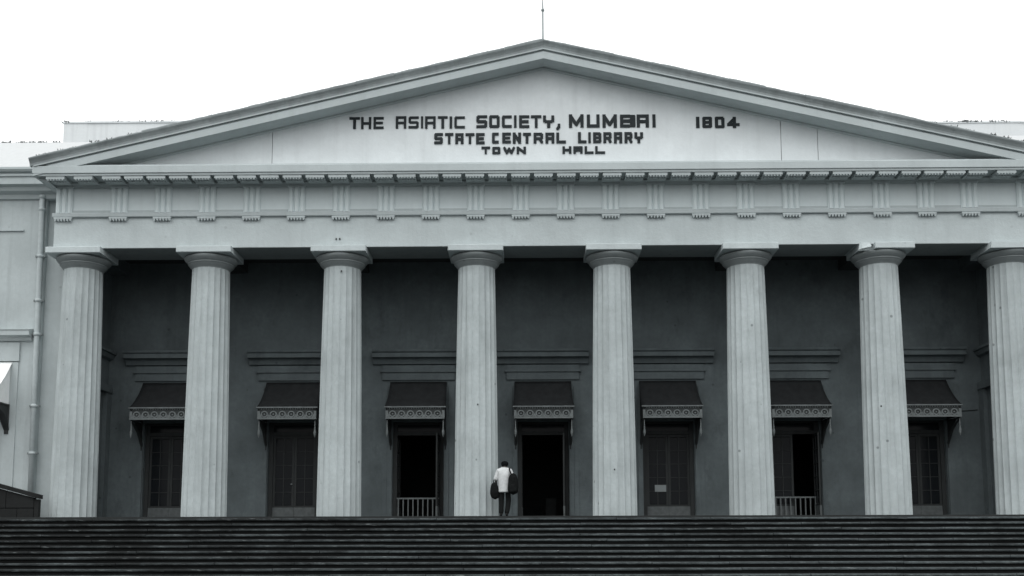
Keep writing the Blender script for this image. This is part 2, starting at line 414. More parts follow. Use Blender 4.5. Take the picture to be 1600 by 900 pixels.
# horizontal cornice: bed mould, corona with drip, crowning fillet; carried round both ends
CL, CR = -15.72, 15.66
def cornice_piece(name, prof, ext): 
    b = MB(); b.profile_x(prof, CL - ext, CR + ext); return b.build(name, 'cornice', hall)
MB().profile_x([(-0.80,10.475),(-0.80,10.42),(-0.74,10.38),(-0.70,10.34),(-0.636,10.32),(-0.636,10.475)], XL-0.12, XR+0.12).build('bed_mould', 'cornice', hall)
MB().profile_x([(-1.40,10.455),(-1.40,10.515),(-1.435,10.53),(-1.435,10.745),(-1.42,10.76),(-1.38,10.765),(-1.38,10.80),(-0.9,10.845),(1.0,10.85),(1.0,10.475),(-1.33,10.475),(-1.33,10.455)], CL, CR).build('cornice', 'cornice', hall)
for s, xe in ((-1, CL), (1, CR)):          # underside slope at the ends
    MB().profile_y([(xe, 10.472), (xe - s*0.45, 10.30), (xe - s*0.45, 10.472)], -1.2, 0.3).build('cornice_return', 'cornice', hall)

# raking cornices, gutter stones, tympanum
AP, SL = 14.71, 0.2335
def rz(x): return AP - SL*abs(x)
TIP = 15.80
for s in (-1, 1):
    def rake(prof, name, mat, xa, xb): 
        return MB().profile_x(prof, s*xa, s*xb, rz(xa)-0, rz(xb)-0).build(name, mat, hall)
    rake([(-1.46,-0.275),(-1.46,-0.315),(-1.38,-0.318),(-1.38,-0.37),(-1.425,-0.375),(-1.425,-0.60),(-0.4,-0.60),(-0.4,-0.275)], 'raking_cornice', 'cornice', 0.0, TIP-0.12)
    rake([(-0.86,-0.603),(-0.86,-0.64),(-0.82,-0.67),(-0.70,-0.67),(-0.70,-0.603)], 'raking_bed_mould', 'cornice', 0.0, 13.6)
    n = 14; x = 0.0; rnd = random.Random(3 + s)
    for i in range(n):
        xb = TIP if i == n-1 else x + TIP/n*rnd.uniform(0.93, 1.07)
        dz = rnd.uniform(-0.016, 0.010); dy = rnd.uniform(-0.006, 0.006)
        prof = [(-1.44,-0.272),(-1.455,-0.20),(-1.49,-0.14),(-1.535,-0.09),(-1.55,-0.05),(-1.55,-0.02),(-1.50,0.0),(-1.30,-0.01),(-0.5,-0.02),(-0.5,-0.272)]
        sim = MB(); K = 5
        rings = []
        for q in range(K+1):
            xx = x + 0.002 + (xb - x - 0.004)*q/K; jz = rnd.uniform(-0.01, 0.01)
            rings.append([(s*xx, y + (dy if z > -0.2 else 0), rz(xx) + z + (dz + jz if z > -0.06 else 0)) for y, z in prof])
        m_ = len(prof); vs = [p for r_ in rings for p in r_]
        fs = [(a*m_+j, a*m_+(j+1)%m_, (a+1)*m_+(j+1)%m_, (a+1)*m_+j) for a in range(K) for j in range(m_)] + [tuple(range(m_)), tuple(range(K*m_, (K+1)*m_))]
        sim.add(vs, fs).build('gutter_stone', 'sima', hall)
        x = xb
    # pediment roof behind the gutter
    MB().prism([(0,-0.49,AP-0.06),(s*TIP,-0.49,rz(TIP)-0.06),(s*TIP,-0.49,rz(TIP)-0.25),(0,-0.49,AP-0.25)],
               [(0,7.9,AP-0.06),(s*TIP,7.9,rz(TIP)-0.06),(s*TIP,7.9,rz(TIP)-0.25),(0,7.9,AP-0.25)]).build('pediment_roof', 'sima', hall)
seams = [-15.2, -8.5, 7.405, 8.545, 15.2]
tymp_main = None
for a, b_ in zip(seams[:-1], seams[1:]):
    a2, b2 = a + 0.009, b_ - 0.009
    top = [(b2, rz(b2)-0.5)] + ([(0, AP-0.5)] if a2 < 0 < b2 else []) + [(a2, rz(a2)-0.5)]
    pts = [(a2, 10.84), (b2, 10.84)] + top
    t = MB().prism([(x, -0.80, z) for x, z in pts], [(x, -0.55, z) for x, z in pts]).build('tympanum', 'tymp', hall)
    if a2 < 0 < b2: tymp_main = t
MB().prism([(-15.1,-0.545,10.83),(15.1,-0.545,10.83),(0,-0.545,AP-0.35)], [(-15.1,-0.1,10.83),(15.1,-0.1,10.83),(0,-0.1,AP-0.35)]).build('tympanum_backing', 'cornice', hall)

# added dark panels that paint in the shade under the beam, one between each pair of capitals; fixings and marks on the shafts
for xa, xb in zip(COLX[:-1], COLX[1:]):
    MB().box(xa+0.87, xb-0.87, -0.635, 0.64, 8.376, 8.3875).build('soffit_shade_panel', 'capital', hall)
for x, z, y in ((-6.30, 7.62, -0.60), (-6.47, 8.63, -0.66), (-6.36, 8.63, -0.66), (2.09, 1.40, -0.70), (10.2, 3.3, -0.69), (-2.05, 3.4, -0.70)):
    MB().lathe([(0.0,-0.02),(0.022,-0.02),(0.022,0.03),(0.0,0.03)], 0, 0, 8).build('iron_stub', 'iron', hall, loc=(x, y, z))

# ------------------------------------------------------------------ inscription: raised block letters on the tympanum
GLY = {   # strokes on a unit box (x right, z up)
 'T': [[(0,1),(1,1)],[(.5,1),(.5,0)]], 'H': [[(0,0),(0,1)],[(1,0),(1,1)],[(0,.48),(1,.48)]],
 'E': [[(1,1),(0,1),(0,0),(1,0)],[(0,.5),(.9,.5)]], 'A': [[(0,0),(0,1),(1,1),(1,0)],[(0,.45),(1,.45)]],
 'S': [[(1,1),(.12,1),(0,.88),(0,.6),(.12,.5),(.88,.5),(1,.4),(1,.12),(.88,0),(0,0)]], 'I': [[(.5,0),(.5,1)]], '1': [[(.5,0),(.5,1)]],
 'C': [[(1,1),(.1,1),(0,.9),(0,.1),(.1,0),(1,0)]], 'O': [[(.1,0),(0,.1),(0,.9),(.1,1),(.85,1),(1,.85),(1,.1),(.9,0),(.1,0)]],
 'Y': [[(0,1),(0,.62),(.2,.5),(.8,.5),(1,.62),(1,1)],[(.5,.5),(.5,0)]], ',': [[(.75,1),(.75,.55),(.1,0)]],
 'M': [[(0,0),(0,1),(.5,.15),(1,1),(1,0)]], 'U': [[(0,1),(0,0),(1,0),(1,1)]], 'N': [[(0,0),(0,1),(1,0),(1,1)]],
 'B': [[(0,0),(0,1),(.82,1),(1,.85),(1,.65),(.85,.5),(1,.38),(1,.12),(.85,0),(0,0)],[(0,.5),(.85,.5)]],
 'R': [[(0,0),(0,1),(.85,1),(1,.85),(1,.6),(.85,.45),(0,.45)],[(.7,.45),(1,0)]],
 'L': [[(0,1),(0,0),(1,0)]], 'W': [[(0,1),(.25,0),(.5,.85),(.75,0),(1,1)]],
 '8': [[(.1,.5),(0,.62),(0,.9),(.1,1),(.9,1),(1,.9),(1,.62),(.9,.5),(.1,.5),(0,.38),(0,.1),(.1,0),(.9,0),(1,.1),(1,.38),(.9,.5)]],
 '4': [[(.62,0),(.62,1),(0,.25),(1,.25)]],
}
def letter(ch, x0, x1, z0, z1, th):
    w, h = x1-x0, z1-z0; r = th/2; nx = max(8, int(w/0.011)); nz = int(h/0.011)
    segs = []
    for st in GLY[ch]:
        P = [(r + p[0]*(w-2*r), r + p[1]*(h-2*r)) for p in st]
        segs += list(zip(P[:-1], P[1:]))
    extra = ch == 'B' and th > 0.095
    def inside(x, z):
        if extra and x > w*0.64 and x < w*0.97: 
            if abs(z-h*0.5) > 0.03 or x < w*0.88: return 0.012 < z < h-0.012
        for (ax, az), (bx, bz) in segs:
            dx, dz = bx-ax, bz-az; L2 = dx*dx+dz*dz
            t = max(-0.0, min(1.0, ((x-ax)*dx+(z-az)*dz)/L2)); 
            ex, ez = abs(x-(ax+t*dx)), abs(z-(az+t*dz))
            if dx == 0 or dz == 0:
                if ex <= r and ez <= r: return True
            elif ex*ex+ez*ez <= r*r: return True
        return False
    G = [[inside((i+.5)*w/nx, (j+.5)*h/nz) for i in range(nx)] for j in range(nz)]
    b = MB(); yf, yb = -0.825, -0.801
    at = lambda i, j: 0 <= i < nx and 0 <= j < nz and G[j][i]
    X = lambda i: x0 + w*i/nx
    Z = lambda j: z0 + h*j/nz
    for j in range(nz):
        i = 0
        while i < nx:
            if not at(i, j): i += 1; continue
            k = i
            while at(k, j): k += 1
            b.add([(X(i),yf,Z(j)),(X(k),yf,Z(j)),(X(k),yf,Z(j+1)),(X(i),yf,Z(j+1))], [(0,1,2,3)])
            for q in (i, k): b.add([(X(q),yf,Z(j)),(X(q),yb,Z(j)),(X(q),yb,Z(j+1)),(X(q),yf,Z(j+1))], [(0,1,2,3)])
            i = k
    for j in range(nz+1):
        i = 0
        while i < nx:
            if at(i, j) == at(i, j-1): i += 1; continue
            k = i
            while k < nx and at(k, j) != at(k, j-1): k += 1
            b.add([(X(i),yf,Z(j)),(X(k),yf,Z(j)),(X(k),yb,Z(j)),(X(i),yb,Z(j))], [(0,1,2,3)])
            i = k
    me = bpy.data.meshes.new('letter'); me.from_pydata(b.v, [], b.f); me.update(); me.materials.append(M['letter'])
    return link('letter', me, tymp_main)
LETTERS = [
    ('T', -6.09, -5.76, 12.13, 12.52, 0.078), ('H', -5.72, -5.40, 12.13, 12.52, 0.078), ('E', -5.33, -5.01, 12.13, 12.52, 0.078), ('A', -4.63, -4.30, 12.14, 12.54, 0.078),
    ('S', -4.23, -3.91, 12.14, 12.53, 0.078), ('I', -3.85, -3.76, 12.14, 12.53, 0.078), ('A', -3.71, -3.38, 12.13, 12.53, 0.078), ('T', -3.31, -3.00, 12.13, 12.53, 0.078),
    ('I', -2.94, -2.86, 12.13, 12.52, 0.078), ('C', -2.79, -2.46, 12.13, 12.52, 0.078), ('S', -2.10, -1.76, 12.14, 12.55, 0.092), ('O', -1.70, -1.37, 12.14, 12.55, 0.092),
    ('C', -1.30, -0.99, 12.14, 12.54, 0.092), ('I', -0.92, -0.84, 12.14, 12.54, 0.092), ('E', -0.76, -0.44, 12.13, 12.54, 0.092), ('T', -0.39, -0.06, 12.13, 12.54, 0.092),
    ('Y', -0.01, 0.34, 12.13, 12.53, 0.092), (',', 0.39, 0.55, 12.05, 12.26, 0.090), ('M', 0.80, 1.26, 12.13, 12.56, 0.100), ('U', 1.36, 1.76, 12.13, 12.55, 0.100),
    ('M', 1.85, 2.30, 12.12, 12.55, 0.100), ('B', 2.40, 2.88, 12.12, 12.54, 0.100), ('A', 2.92, 3.30, 12.12, 12.54, 0.100), ('I', 3.40, 3.52, 12.12, 12.54, 0.100),
    ('1', 4.76, 4.89, 12.09, 12.45, 0.095), ('8', 4.97, 5.27, 12.09, 12.45, 0.095), ('O', 5.36, 5.66, 12.08, 12.45, 0.095), ('4', 5.74, 6.13, 12.08, 12.44, 0.095),
    ('S', -3.42, -3.15, 11.62, 11.98, 0.088), ('T', -3.08, -2.82, 11.62, 11.98, 0.088), ('A', -2.76, -2.50, 11.62, 11.97, 0.088), ('T', -2.44, -2.16, 11.62, 11.97, 0.088),
    ('E', -2.11, -1.84, 11.61, 11.97, 0.088), ('C', -1.61, -1.40, 11.63, 11.98, 0.088), ('E', -1.29, -1.02, 11.63, 11.98, 0.088), ('N', -0.96, -0.70, 11.62, 11.98, 0.088),
    ('T', -0.64, -0.39, 11.62, 11.97, 0.088), ('R', -0.31, -0.01, 11.62, 11.97, 0.088), ('A', 0.06, 0.34, 11.62, 11.97, 0.088), ('L', 0.40, 0.70, 11.62, 11.97, 0.088),
    ('L', 1.08, 1.34, 11.62, 11.98, 0.088), ('I', 1.40, 1.48, 11.62, 11.97, 0.088), ('B', 1.55, 1.81, 11.62, 11.97, 0.088), ('R', 1.87, 2.13, 11.62, 11.97, 0.088),
    ('A', 2.20, 2.46, 11.61, 11.97, 0.088), ('R', 2.53, 2.78, 11.61, 11.97, 0.088), ('Y', 2.84, 3.11, 11.61, 11.96, 0.088), ('T', -1.94, -1.67, 11.29, 11.53, 0.078),
    ('O', -1.60, -1.35, 11.28, 11.52, 0.078), ('W', -1.26, -0.89, 11.28, 11.52, 0.078), ('N', -0.84, -0.55, 11.28, 11.52, 0.078), ('H', 0.59, 0.87, 11.28, 11.52, 0.078),
    ('A', 0.93, 1.22, 11.28, 11.52, 0.078), ('L', 1.28, 1.56, 11.27, 11.52, 0.078), ('L', 1.61, 1.92, 11.27, 11.52, 0.078),
]
for a in LETTERS: letter(*a)

# ------------------------------------------------------------------ portico wall, doors and windows
W, BAY = 2.60, 4.2
OH, OW = 3.30, 0.86                       # opening height and half width
wx = [BAY*k for k in range(-3, 4)]
wall = MB(); xs = [-14.75] + [v for c in wx for v in (c-OW, c+OW)] + [14.75]
for a, b_ in zip(xs[0::2], xs[1::2]): wall.box(a, b_, W, W+0.34, 0, OH)
wall.box(-14.75, 14.75, W, W+0.34, OH, 9.0)
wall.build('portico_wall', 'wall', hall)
for s in (-1, 1):                          # end walls of the portico, their string mould and doorway
    a, b_ = sorted((s*14.752, s*16.0))
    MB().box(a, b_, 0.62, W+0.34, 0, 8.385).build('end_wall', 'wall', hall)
    a, b_ = sorted((s*14.752, s*14.50))
    MB().profile_y([(s*14.75,5.43),(s*14.62,5.47),(s*14.56,5.6),(s*14.50,5.62),(s*14.50,5.71),(s*14.75,5.73)], 0.9, W-0.002).build('string_mould', 'wall', hall)
    MB().box(*sorted((s*14.75, s*14.60)), 0.95, 1.10, 0, 4.3).build('pilaster', 'wall', hall)
    MB().box(*sorted((s*14.75, s*14.62)), 2.25, W-0.003, 0, 4.3).build('pilaster', 'wall', hall)
    MB().box(*sorted((s*14.75, s*14.58)), 0.95, W-0.003, 4.302, 4.55).build('lintel', 'wall', hall)
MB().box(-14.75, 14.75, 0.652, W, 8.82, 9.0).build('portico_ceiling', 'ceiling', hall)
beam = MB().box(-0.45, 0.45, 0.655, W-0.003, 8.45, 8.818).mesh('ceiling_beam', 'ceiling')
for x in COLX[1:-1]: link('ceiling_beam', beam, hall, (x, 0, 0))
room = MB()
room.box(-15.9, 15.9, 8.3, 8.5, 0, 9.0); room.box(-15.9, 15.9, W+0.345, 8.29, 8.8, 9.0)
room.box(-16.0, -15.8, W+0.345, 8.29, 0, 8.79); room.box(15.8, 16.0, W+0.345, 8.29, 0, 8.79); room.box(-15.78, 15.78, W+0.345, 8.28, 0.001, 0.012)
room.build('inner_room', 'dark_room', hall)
MB().box(-16.0, 16.0, -0.08, 8.5, 9.01, 10.80).build('roof_void', 'ceiling', hall) if False else None

# mouldings over each opening and surround
def hood_mesh():
    b = MB()
    for (y0, y1, z0, z1, hw) in ((W-0.07, W-0.002, 4.72, 5.22, 1.22), (W-0.12, W-0.002, 4.98, 5.06, 1.28)):
        b.box(-hw, hw, y0, y1, z0, z1)
    prof = [(W-0.002,5.24),(W-0.10,5.26),(W-0.15,5.40),(W-0.18,5.43),(W-0.34,5.46),(W-0.34,5.60),(W-0.40,5.64),(W-0.42,5.71),(W-0.002,5.76)]
    b.profile_x(prof, -1.54, 1.54)
    return b.mesh('window_hood', 'wall')
hoodm = hood_mesh()
sur = MB()
for s in (-1, 1):
    sur.box(*sorted((s*(OW+0.02), s*(OW+0.17))), W-0.06, W-0.001, 0, OH-0.02)
    sur.box(*sorted((s*(OW+0.175), s*(OW+0.34))), W-0.03, W-0.001, 0, OH+1.2)
sur.box(-(OW+0.17), OW+0.17, W-0.06, W-0.001, OH-0.018, OH+0.16)
surm = sur.mesh('surround', 'wall')
cons = MB()
for s in (-1, 1): cons.box(*sorted((s*1.10, s*1.27)), W-0.16, W-0.121, 4.66, 5.2)
for c in wx:
    link('window_hood', hoodm, hall, (c, 0, 0)); link('surround', surm, hall, (c, 0, 0))

FY = W + 0.16
fr = MB()
fr.box(-OW, -OW+0.14, FY, FY+0.12, 0, OH); fr.box(OW-0.14, OW, FY, FY+0.12, 0, OH); fr.box(-OW+0.14, OW-0.14, FY, FY+0.12, 2.86, 2.98); fr.box(-OW+0.14, OW-0.14, FY, FY+0.12, OH-0.08, OH)
frm = fr.mesh('window', 'timber')
fan = MB().box(-OW+0.14, OW-0.14, FY+0.05, FY+0.06, 2.98, OH-0.08).mesh('transom_pane', 'glass')
HWL = OW - 0.145
def leaf_mesh(w):                          # one glazed leaf, hinge at x=0
    b = MB(); y0, y1 = 0.0, 0.05; s = 0.075
    b.box(0, s, y0, y1, 0.44, 2.85); b.box(w-s, w, y0, y1, 0.44, 2.85); b.box(s, w-s, y0, y1, 2.77, 2.85); b.box(s, w-s, y0, y1, 0.44, 0.50)
    b.box(w/2-0.014, w/2+0.014, y0+0.006, y1-0.006, 0.50, 2.77)
    for q in range(1, 5):
        z = 0.50 + 2.27*q/5
        b.box(s, w/2-0.018, y0+0.008, y1-0.008, z-0.011, z+0.011); b.box(w/2+0.018, w-s, y0+0.008, y1-0.008, z-0.011, z+0.011)
    return b.mesh('leaf', 'timber')
leafm = leaf_mesh(HWL - 0.004)
wl = HWL - 0.004
kick = MB().box(0.0, wl, -0.01, 0.05, 0.02, 0.438).mesh('kick_board', 'kick')
panes = []
for cxi in range(2):
    for q in range(5):
        xa = 0.075 if cxi == 0 else wl/2+0.018; xb = wl/2-0.018 if cxi == 0 else wl-0.075
        panes.append(MB().box(xa, xb, 0.022, 0.028, 0.50+2.27*q/5+0.015, 0.50+2.27*(q+1)/5-0.015).mesh('pane', 'glass'))
def leaf(win, left, ang=0.0):
    o = link('leaf', leafm, win); 
    if left: o.location = (-HWL, FY+0.04, 0); o.rotation_euler.z = ang
    else: o.location = (HWL, FY+0.04, 0); o.scale = (-1, 1, 1); o.rotation_euler.z = -ang
    for me in [kick] + panes:
        p = link(me.name.split('.')[0], me, o)
    return o
# thing > part > sub-part: the frame is the part; leaves, boards and panes are its sub-parts
def flat_leaf(win, left, ang=0.0):
    for me in [leafm, kick] + panes:
        p = link(me.name.split('.')[0], me, win)
        if left: p.location = (-HWL, FY+0.04, 0); p.rotation_euler.z = ang
        else: p.location = (HWL, FY+0.04, 0); p.scale = (-1, 1, 1); p.rotation_euler.z = -ang
rl = MB(); rl.box(-0.71, 0.71, W+0.06, W+0.11, 0.70, 0.75); rl.box(-0.71, 0.71, W+0.065, W+0.105, 0.04, 0.08)
rlm = rl.mesh('railing', 'rail')
bal = MB().box(-0.018, 0.018, W+0.067, W+0.103, 0.08, 0.70).mesh('baluster', 'rail')
def railing(win):
    r_ = link('railing', rlm, win)
    for i in range(9): link('baluster', bal, win, (-0.66 + 0.165*i, 0, 0))
for k, c in enumerate(wx):
    w_ = link('door' if k == 3 else 'window', frm, hall, (c, 0, 0))
    link('transom_pane', fan, w_)
    if k in (0, 1, 4, 6): flat_leaf(w_, True); flat_leaf(w_, False)
    elif k == 5: flat_leaf(w_, True); flat_leaf(w_, False, R(-88))
    else: flat_leaf(w_, True, R(88)); flat_leaf(w_, False, R(-88))
    if k in (2, 5): railing(w_)
    if k == 1: MB().lathe([(0.0,-0.03),(0.03,-0.02),(0.035,0.0),(0.03,0.02),(0.0,0.03)], n=10).build('knob', 'rail', w_, loc=(-0.08, FY+0.01, 1.22))
    if k == 4:
        MB().box(-0.46, -0.08, FY+0.025, FY+0.034, 0.93, 1.16).build('paper_notice', 'paper', w_)
    tag(w_, ['tall window with closed glazed leaves', 'tall window with closed glazed leaves and a round knob', 'open window with a low railing', 'open doorway, leaves folded back', 'glazed window with a paper notice', 'half open window behind a railing', 'tall window with closed glazed leaves'][k])
    if k == 3: MB().box(0.14, 0.5, 5.2, 5.7, 0.013, 0.85).build('cupboard', 'dark_room', w_)

# ------------------------------------------------------------------ wings either side, attic walls, roofs
for s in (-1, 1):
    X = lambda a, b_: sorted((s*a, s*b_))
    MB().box(*X(15.0, 16.05), 0.50, 0.615, 0, 10.45).build('anta', 'wing', hall)
    # wing front wall, with the opening for its window
    wy0, wy1 = 0.33, 0.62
    wl_ = MB(); c0 = 19.0
    wl_.box(*X(16.052, c0-0.86), wy0, wy1, 0, 3.9) if False else None
    wl_.box(*X(16.052, c0-0.95), wy0, wy1, 0, 3.3); wl_.box(*X(c0+0.95, 34), wy0, wy1, 0, 3.3); wl_.box(*X(16.052, 34), wy0, wy1, 3.3, 10.45)
    wl_.build('wing_wall', 'wing', hall)
    MB().box(*X(16.052, 34), 7.5, 7.8, 0, 11).build('wing_wall', 'wing', hall)
    MB().box(*X(34.0, 34.3), wy0, 7.8, 0, 11.0).build('wing_wall', 'wing', hall)
    MB().box(*X(16.8, 33.9), 3.0, 3.1, 0, 6).build('inner_room', 'dark_room', hall)
    # moulded wing cornice running into the portico
    MB().profile_x([(0.329,10.30),(0.25,10.32),(0.22,10.45),(0.05,10.52),(0.02,10.64),(-0.12,10.68),(-0.12,10.905),(-0.17,10.93),(-0.17,10.985),(-0.13,11.0),(-0.13,11.04),(-0.22,11.06),(-0.27,11.12),(-0.27,11.19),(0.6,11.24),(0.6,10.30)], *X(15.72, 34)).build('wing_cornice', 'cornice', hall)
    # panel mouldings, ledge over the window
    MB().box(*X(16.75, 21.3), wy0-0.05, wy0-0.001, 9.26, 9.31).build('panel_mould', 'wing', hall)
    MB().profile_x([(wy0-0.001,5.62),(wy0-0.08,5.66),(wy0-0.12,5.76),(wy0-0.27,5.80),(wy0-0.27,5.93),(wy0-0.30,5.98),(wy0-0.001,6.05)], *X(16.30, 21.75)).build('window_hood', 'wing', hall)
    MB().box(*X(16.68, 21.4), wy0-0.06, wy0-0.001, 5.00, 5.60).build('window_frieze', 'wing', hall)
    for q in (-1, 1):
        MB().box(*X(c0+q*0.97, c0+q*2.30), wy0-0.035, wy0-0.001, 0, 4.97).build('window_surround', 'wing', hall)
    w_ = link('window', frm, hall, (s*c0, wy0-W, 0)); link('transom_pane', fan, w_); flat_leaf(w_, True); flat_leaf(w_, False)
    # wing roof sheets
    rf = MB(); rf.prism([(s*13.0,0.2,11.245),(s*34.6,0.2,11.245),(s*34.6,6.0,14.60),(s*13.0,6.0,14.60)], [(s*13.0,0.2,11.19),(s*34.6,0.2,11.19),(s*34.6,6.0,14.5),(s*13.0,6.0,14.5)])
    rfo = rf.build('wing_roof', 'roof', hall)
    rb = MB(); rb.prism([(s*13.0,6.003,14.60),(s*34.6,6.003,14.60),(s*34.6,11.5,11.3),(s*13.0,11.5,11.3)], [(s*13.0,6.003,14.5),(s*34.6,6.003,14.5),(s*34.6,11.5,11.2),(s*13.0,11.5,11.2)])
    rb.build('wing_roof', 'roof', hall)
    # attic wall of the main block behind the pediment
    zt = 16.28 if s < 0 else 16.03
    ae = 19.22 if s < 0 else 23.0
    aw = MB().box(*X(10.0, ae), 8.0, 8.4, 9.0, zt-0.06).build('attic_wall', 'attic', hall)
    x = 10.0; rnd = random.Random(11+s)
    while x < ae-0.02:
        x2 = min(ae+0.04, x + rnd.uniform(0.8, 1.2)); 
        MB().box(*X(x+0.004, x2-0.004), 7.96+rnd.uniform(-.01,.01), 8.44, zt-0.058, zt+rnd.uniform(-0.012,0.012)).build('attic_coping', 'attic', hall); x = x2
MB().box(-9.98, 9.98, 8.0, 8.4, 9.0, 13.5).build('attic_wall', 'attic', hall)
MB().box(-16.0, 16.0, 0.66, 7.95, 9.02, 10.9).build('roof_void', 'ceiling', hall)

# downpipe at the left of the portico
dp = MB().tube([(-16.17, 0.235, 10.42), (-16.17, 0.235, 9.95), (-16.165, 0.235, 9.85), (-16.12, 0.235, 5.0), (-16.07, 0.235, 0.02)], 0.085, 12)
dpo = dp.build('downpipe', 'pipe', hall, smooth=True)
for z, t in ((10.36,0), (9.95,0), (8.4,1), (6.95,1), (5.85,1), (3.55,1), (2.05,1)):
    xx = -16.16 + (10 - z)*0.009
    if t:
        MB().box(xx-0.16, xx+0.16, 0.235, 0.329, z-0.03, z+0.03).build('pipe_clamp', 'clamp', dpo)
    MB().lathe([(0.086,z-0.05),(0.105,z-0.045),(0.105,z+0.045),(0.086,z+0.05)], xx, 0.235, 12).build('pipe_collar', 'pipe', dpo, smooth=True)

# lightning rod on the apex
rd = MB().lathe([(0.14,14.66),(0.13,14.74),(0.075,14.80),(0.05,14.9),(0.03,14.95),(0.026,16.0),(0.012,16.55),(0.0,16.6)], 0, -0.9, 12)
rdo = rd.build('lightning_rod', 'rod', hall, smooth=True)
MB().lathe([(0.0,15.90),(0.045,15.93),(0.06,15.97),(0.045,16.01),(0.0,16.04)], 0, -0.9, 12).build('ball', 'rod', rdo, smooth=True)

# ------------------------------------------------------------------ window awnings
def awning_proto(name, sheet):
    root = empty(name, (0, W, 0))
    hw = 0.955
    sh = MB(); n = 10
    def py(t): return -0.02 - 1.08*(0.72*t + 0.28*t*t)
    def pz(t): return 4.66 - 1.0*(1 - (1-t)**1.15*1.0) if True else 0
    K = 14; vs = []; fs = []
    for q, off in ((0, 0.0), (1, -0.03)):
        for j in range(n+1):
            t = j/n; wj = hw + 0.045*t*t
            for i in range(K+1):
                u = -1 + 2*i/K
                vs.append((u*wj, py(t), pz(t) + off - 0.006*math.sin(i*2.2+q)*t))
    s1 = (n+1)*(K+1)
    for j in range(n):
        for i in range(K):
            a = j*(K+1)+i; fs.append((a, a+1, a+K+2, a+K+1)); fs.append((s1+a, s1+a+K+1, s1+a+K+2, s1+a+1))
    for i in range(K):
        a = n*(K+1)+i; fs.append((a, a+1, s1+a+1, s1+a)); fs.append((i, s1+i, s1+i+1, i+1))
    for j in range(n):
        for i in (0, K):
            a = j*(K+1)+i; b2 = a+K+1; fs.append((a, b2, s1+b2, s1+a))
    sh.add(vs, fs).build('sheet', sheet, root, smooth=True)
    FYa = -1.08
    lip = MB().box(-hw-0.05, hw+0.05, FYa-0.035, FYa+0.02, 3.635, 3.675).build('front_lip', 'valance', root)
    vb = MB().box(-hw-0.01, hw+0.01, FYa+0.022, FYa+0.04, 3.30, 3.634); vbo = vb.build('valance', 'valance_dark', root)
    fl = MB()
    fl.box(-hw-0.01, hw+0.01, FYa-0.012, FYa+0.02, 3.265, 3.325)
    for s in (-1, 1): fl.box(*sorted((s*(hw+0.01), s*(hw-0.07))), FYa-0.010, FYa+0.02, 3.326, 3.54)
    for i in range(24):
        x = -hw + 0.04 + i*(2*hw-0.08)/23
        fl.prism([(x-0.03,FYa-0.005,3.632),(x+0.03,FYa-0.005,3.632),(x,FYa-0.005,3.585)], [(x-0.03,FYa+0.018,3.632),(x+0.03,FYa+0.018,3.632),(x,FYa+0.018,3.585)])
    fl.build('valance_frame', 'valance', vbo)
    ring = MB(); m_ = 16; vs = []; fs = []
    for i in range(m_):
        a = 2*math.pi*i/m_
        for rr, yy in ((0.118,-0.008),(0.078,-0.008),(0.078,0.02),(0.118,0.02)): vs.append((rr*math.cos(a), FYa+yy, rr*0.92*math.sin(a)))
    for i in range(m_):
        k_ = (i+1) % m_
        for q in range(4): fs.append((i*4+q, i*4+(q+1)%4, k_*4+(q+1)%4, k_*4+q))
    ring.add(vs, fs)
    for s in (-1, 1):                      # filling pieces between the rings
        ring.prism([(s*0.150,FYa,-0.105),(s*0.075,FYa,-0.105),(s*0.130,FYa,-0.02),(s*0.150,FYa,0.03)], [(s*0.150,FYa+0.02,-0.105),(s*0.075,FYa+0.02,-0.105),(s*0.130,FYa+0.02,-0.02),(s*0.150,FYa+0.02,0.03)])
    ring.box(-0.022, 0.022, FYa+0.001, FYa+0.018, -0.022, 0.022)
    rm = ring.mesh('rosette', 'valance')
    for i in range(6): link('rosette', rm, vbo, (-0.735 + 0.294*i, 0, 3.435))
    sp = MB()                              # side cheeks of thin boards
    for s in (-1, 1):
        pts = [(0.0,3.30),(0.0,4.60)] + [(py(t/8), pz(t/8)-0.04) for t in range(1, 9)] + [(FYa+0.03,3.30)]
        x0, x1 = s*(hw-0.05), s*(hw-0.02)
        cheek = MB().prism([(x0,y,z) for y,z in pts], [(x1,y,z) for y,z in pts]).build('side_cheek', sheet if sheet != 'awning' else 'awning', root)
        br = MB(); xm = s*(hw-0.035)
        br.tube([(xm,0.0,2.42),(xm,-0.12,2.62),(xm,-0.42,2.95),(xm,-0.85,3.15),(xm,-1.04,3.27)], [0.035,0.05,0.05,0.04,0.03], 6)
        br.tube([(xm,-0.02,3.25),(xm,-1.0,3.25)], 0.03, 6)
        br.tube([(xm,-0.04,2.35),(xm,-0.04,3.3)], 0.035, 6)
        br.prism([(xm-0.012,-0.06,2.75),(xm-0.012,-0.06,3.24),(xm-0.012,-0.8,3.24),(xm-0.012,-0.35,2.98)], [(xm+0.012,-0.06,2.75),(xm+0.012,-0.06,3.24),(xm+0.012,-0.8,3.24),(xm+0.012,-0.35,2.98)])
        bro = br.build('bracket', 'iron', root)
        MB().lathe([(0.012,3.26),(0.018,3.0),(0.03,2.97),(0.022,2.94),(0.045,2.86),(0.045,2.78),(0.02,2.70),(0.0,2.66)], xm, FYa+0.06, 8).build('pendant', 'valance', bro, smooth=True)
    return root
aw = awning_proto('window_awning', 'awning')
aw_lab = ['dark awning over the far left window beside the end wall', 'dark awning over the closed window between the second and third columns',
          'dark awning over the open railed window left of the tall doorway', 'dark awning over the open doorway near the person',
          'dark awning over the window with the paper notice right of the doorway', 'dark awning over the half open railed window on the right',
          'dark awning over the far right window next to the last column']
for k, c in enumerate(wx):
    o = aw if k == 0 else copy_tree(aw)
    o.location = (c, W, 0); tag(o, aw_lab[k], 'awning', 'awnings over the portico windows')
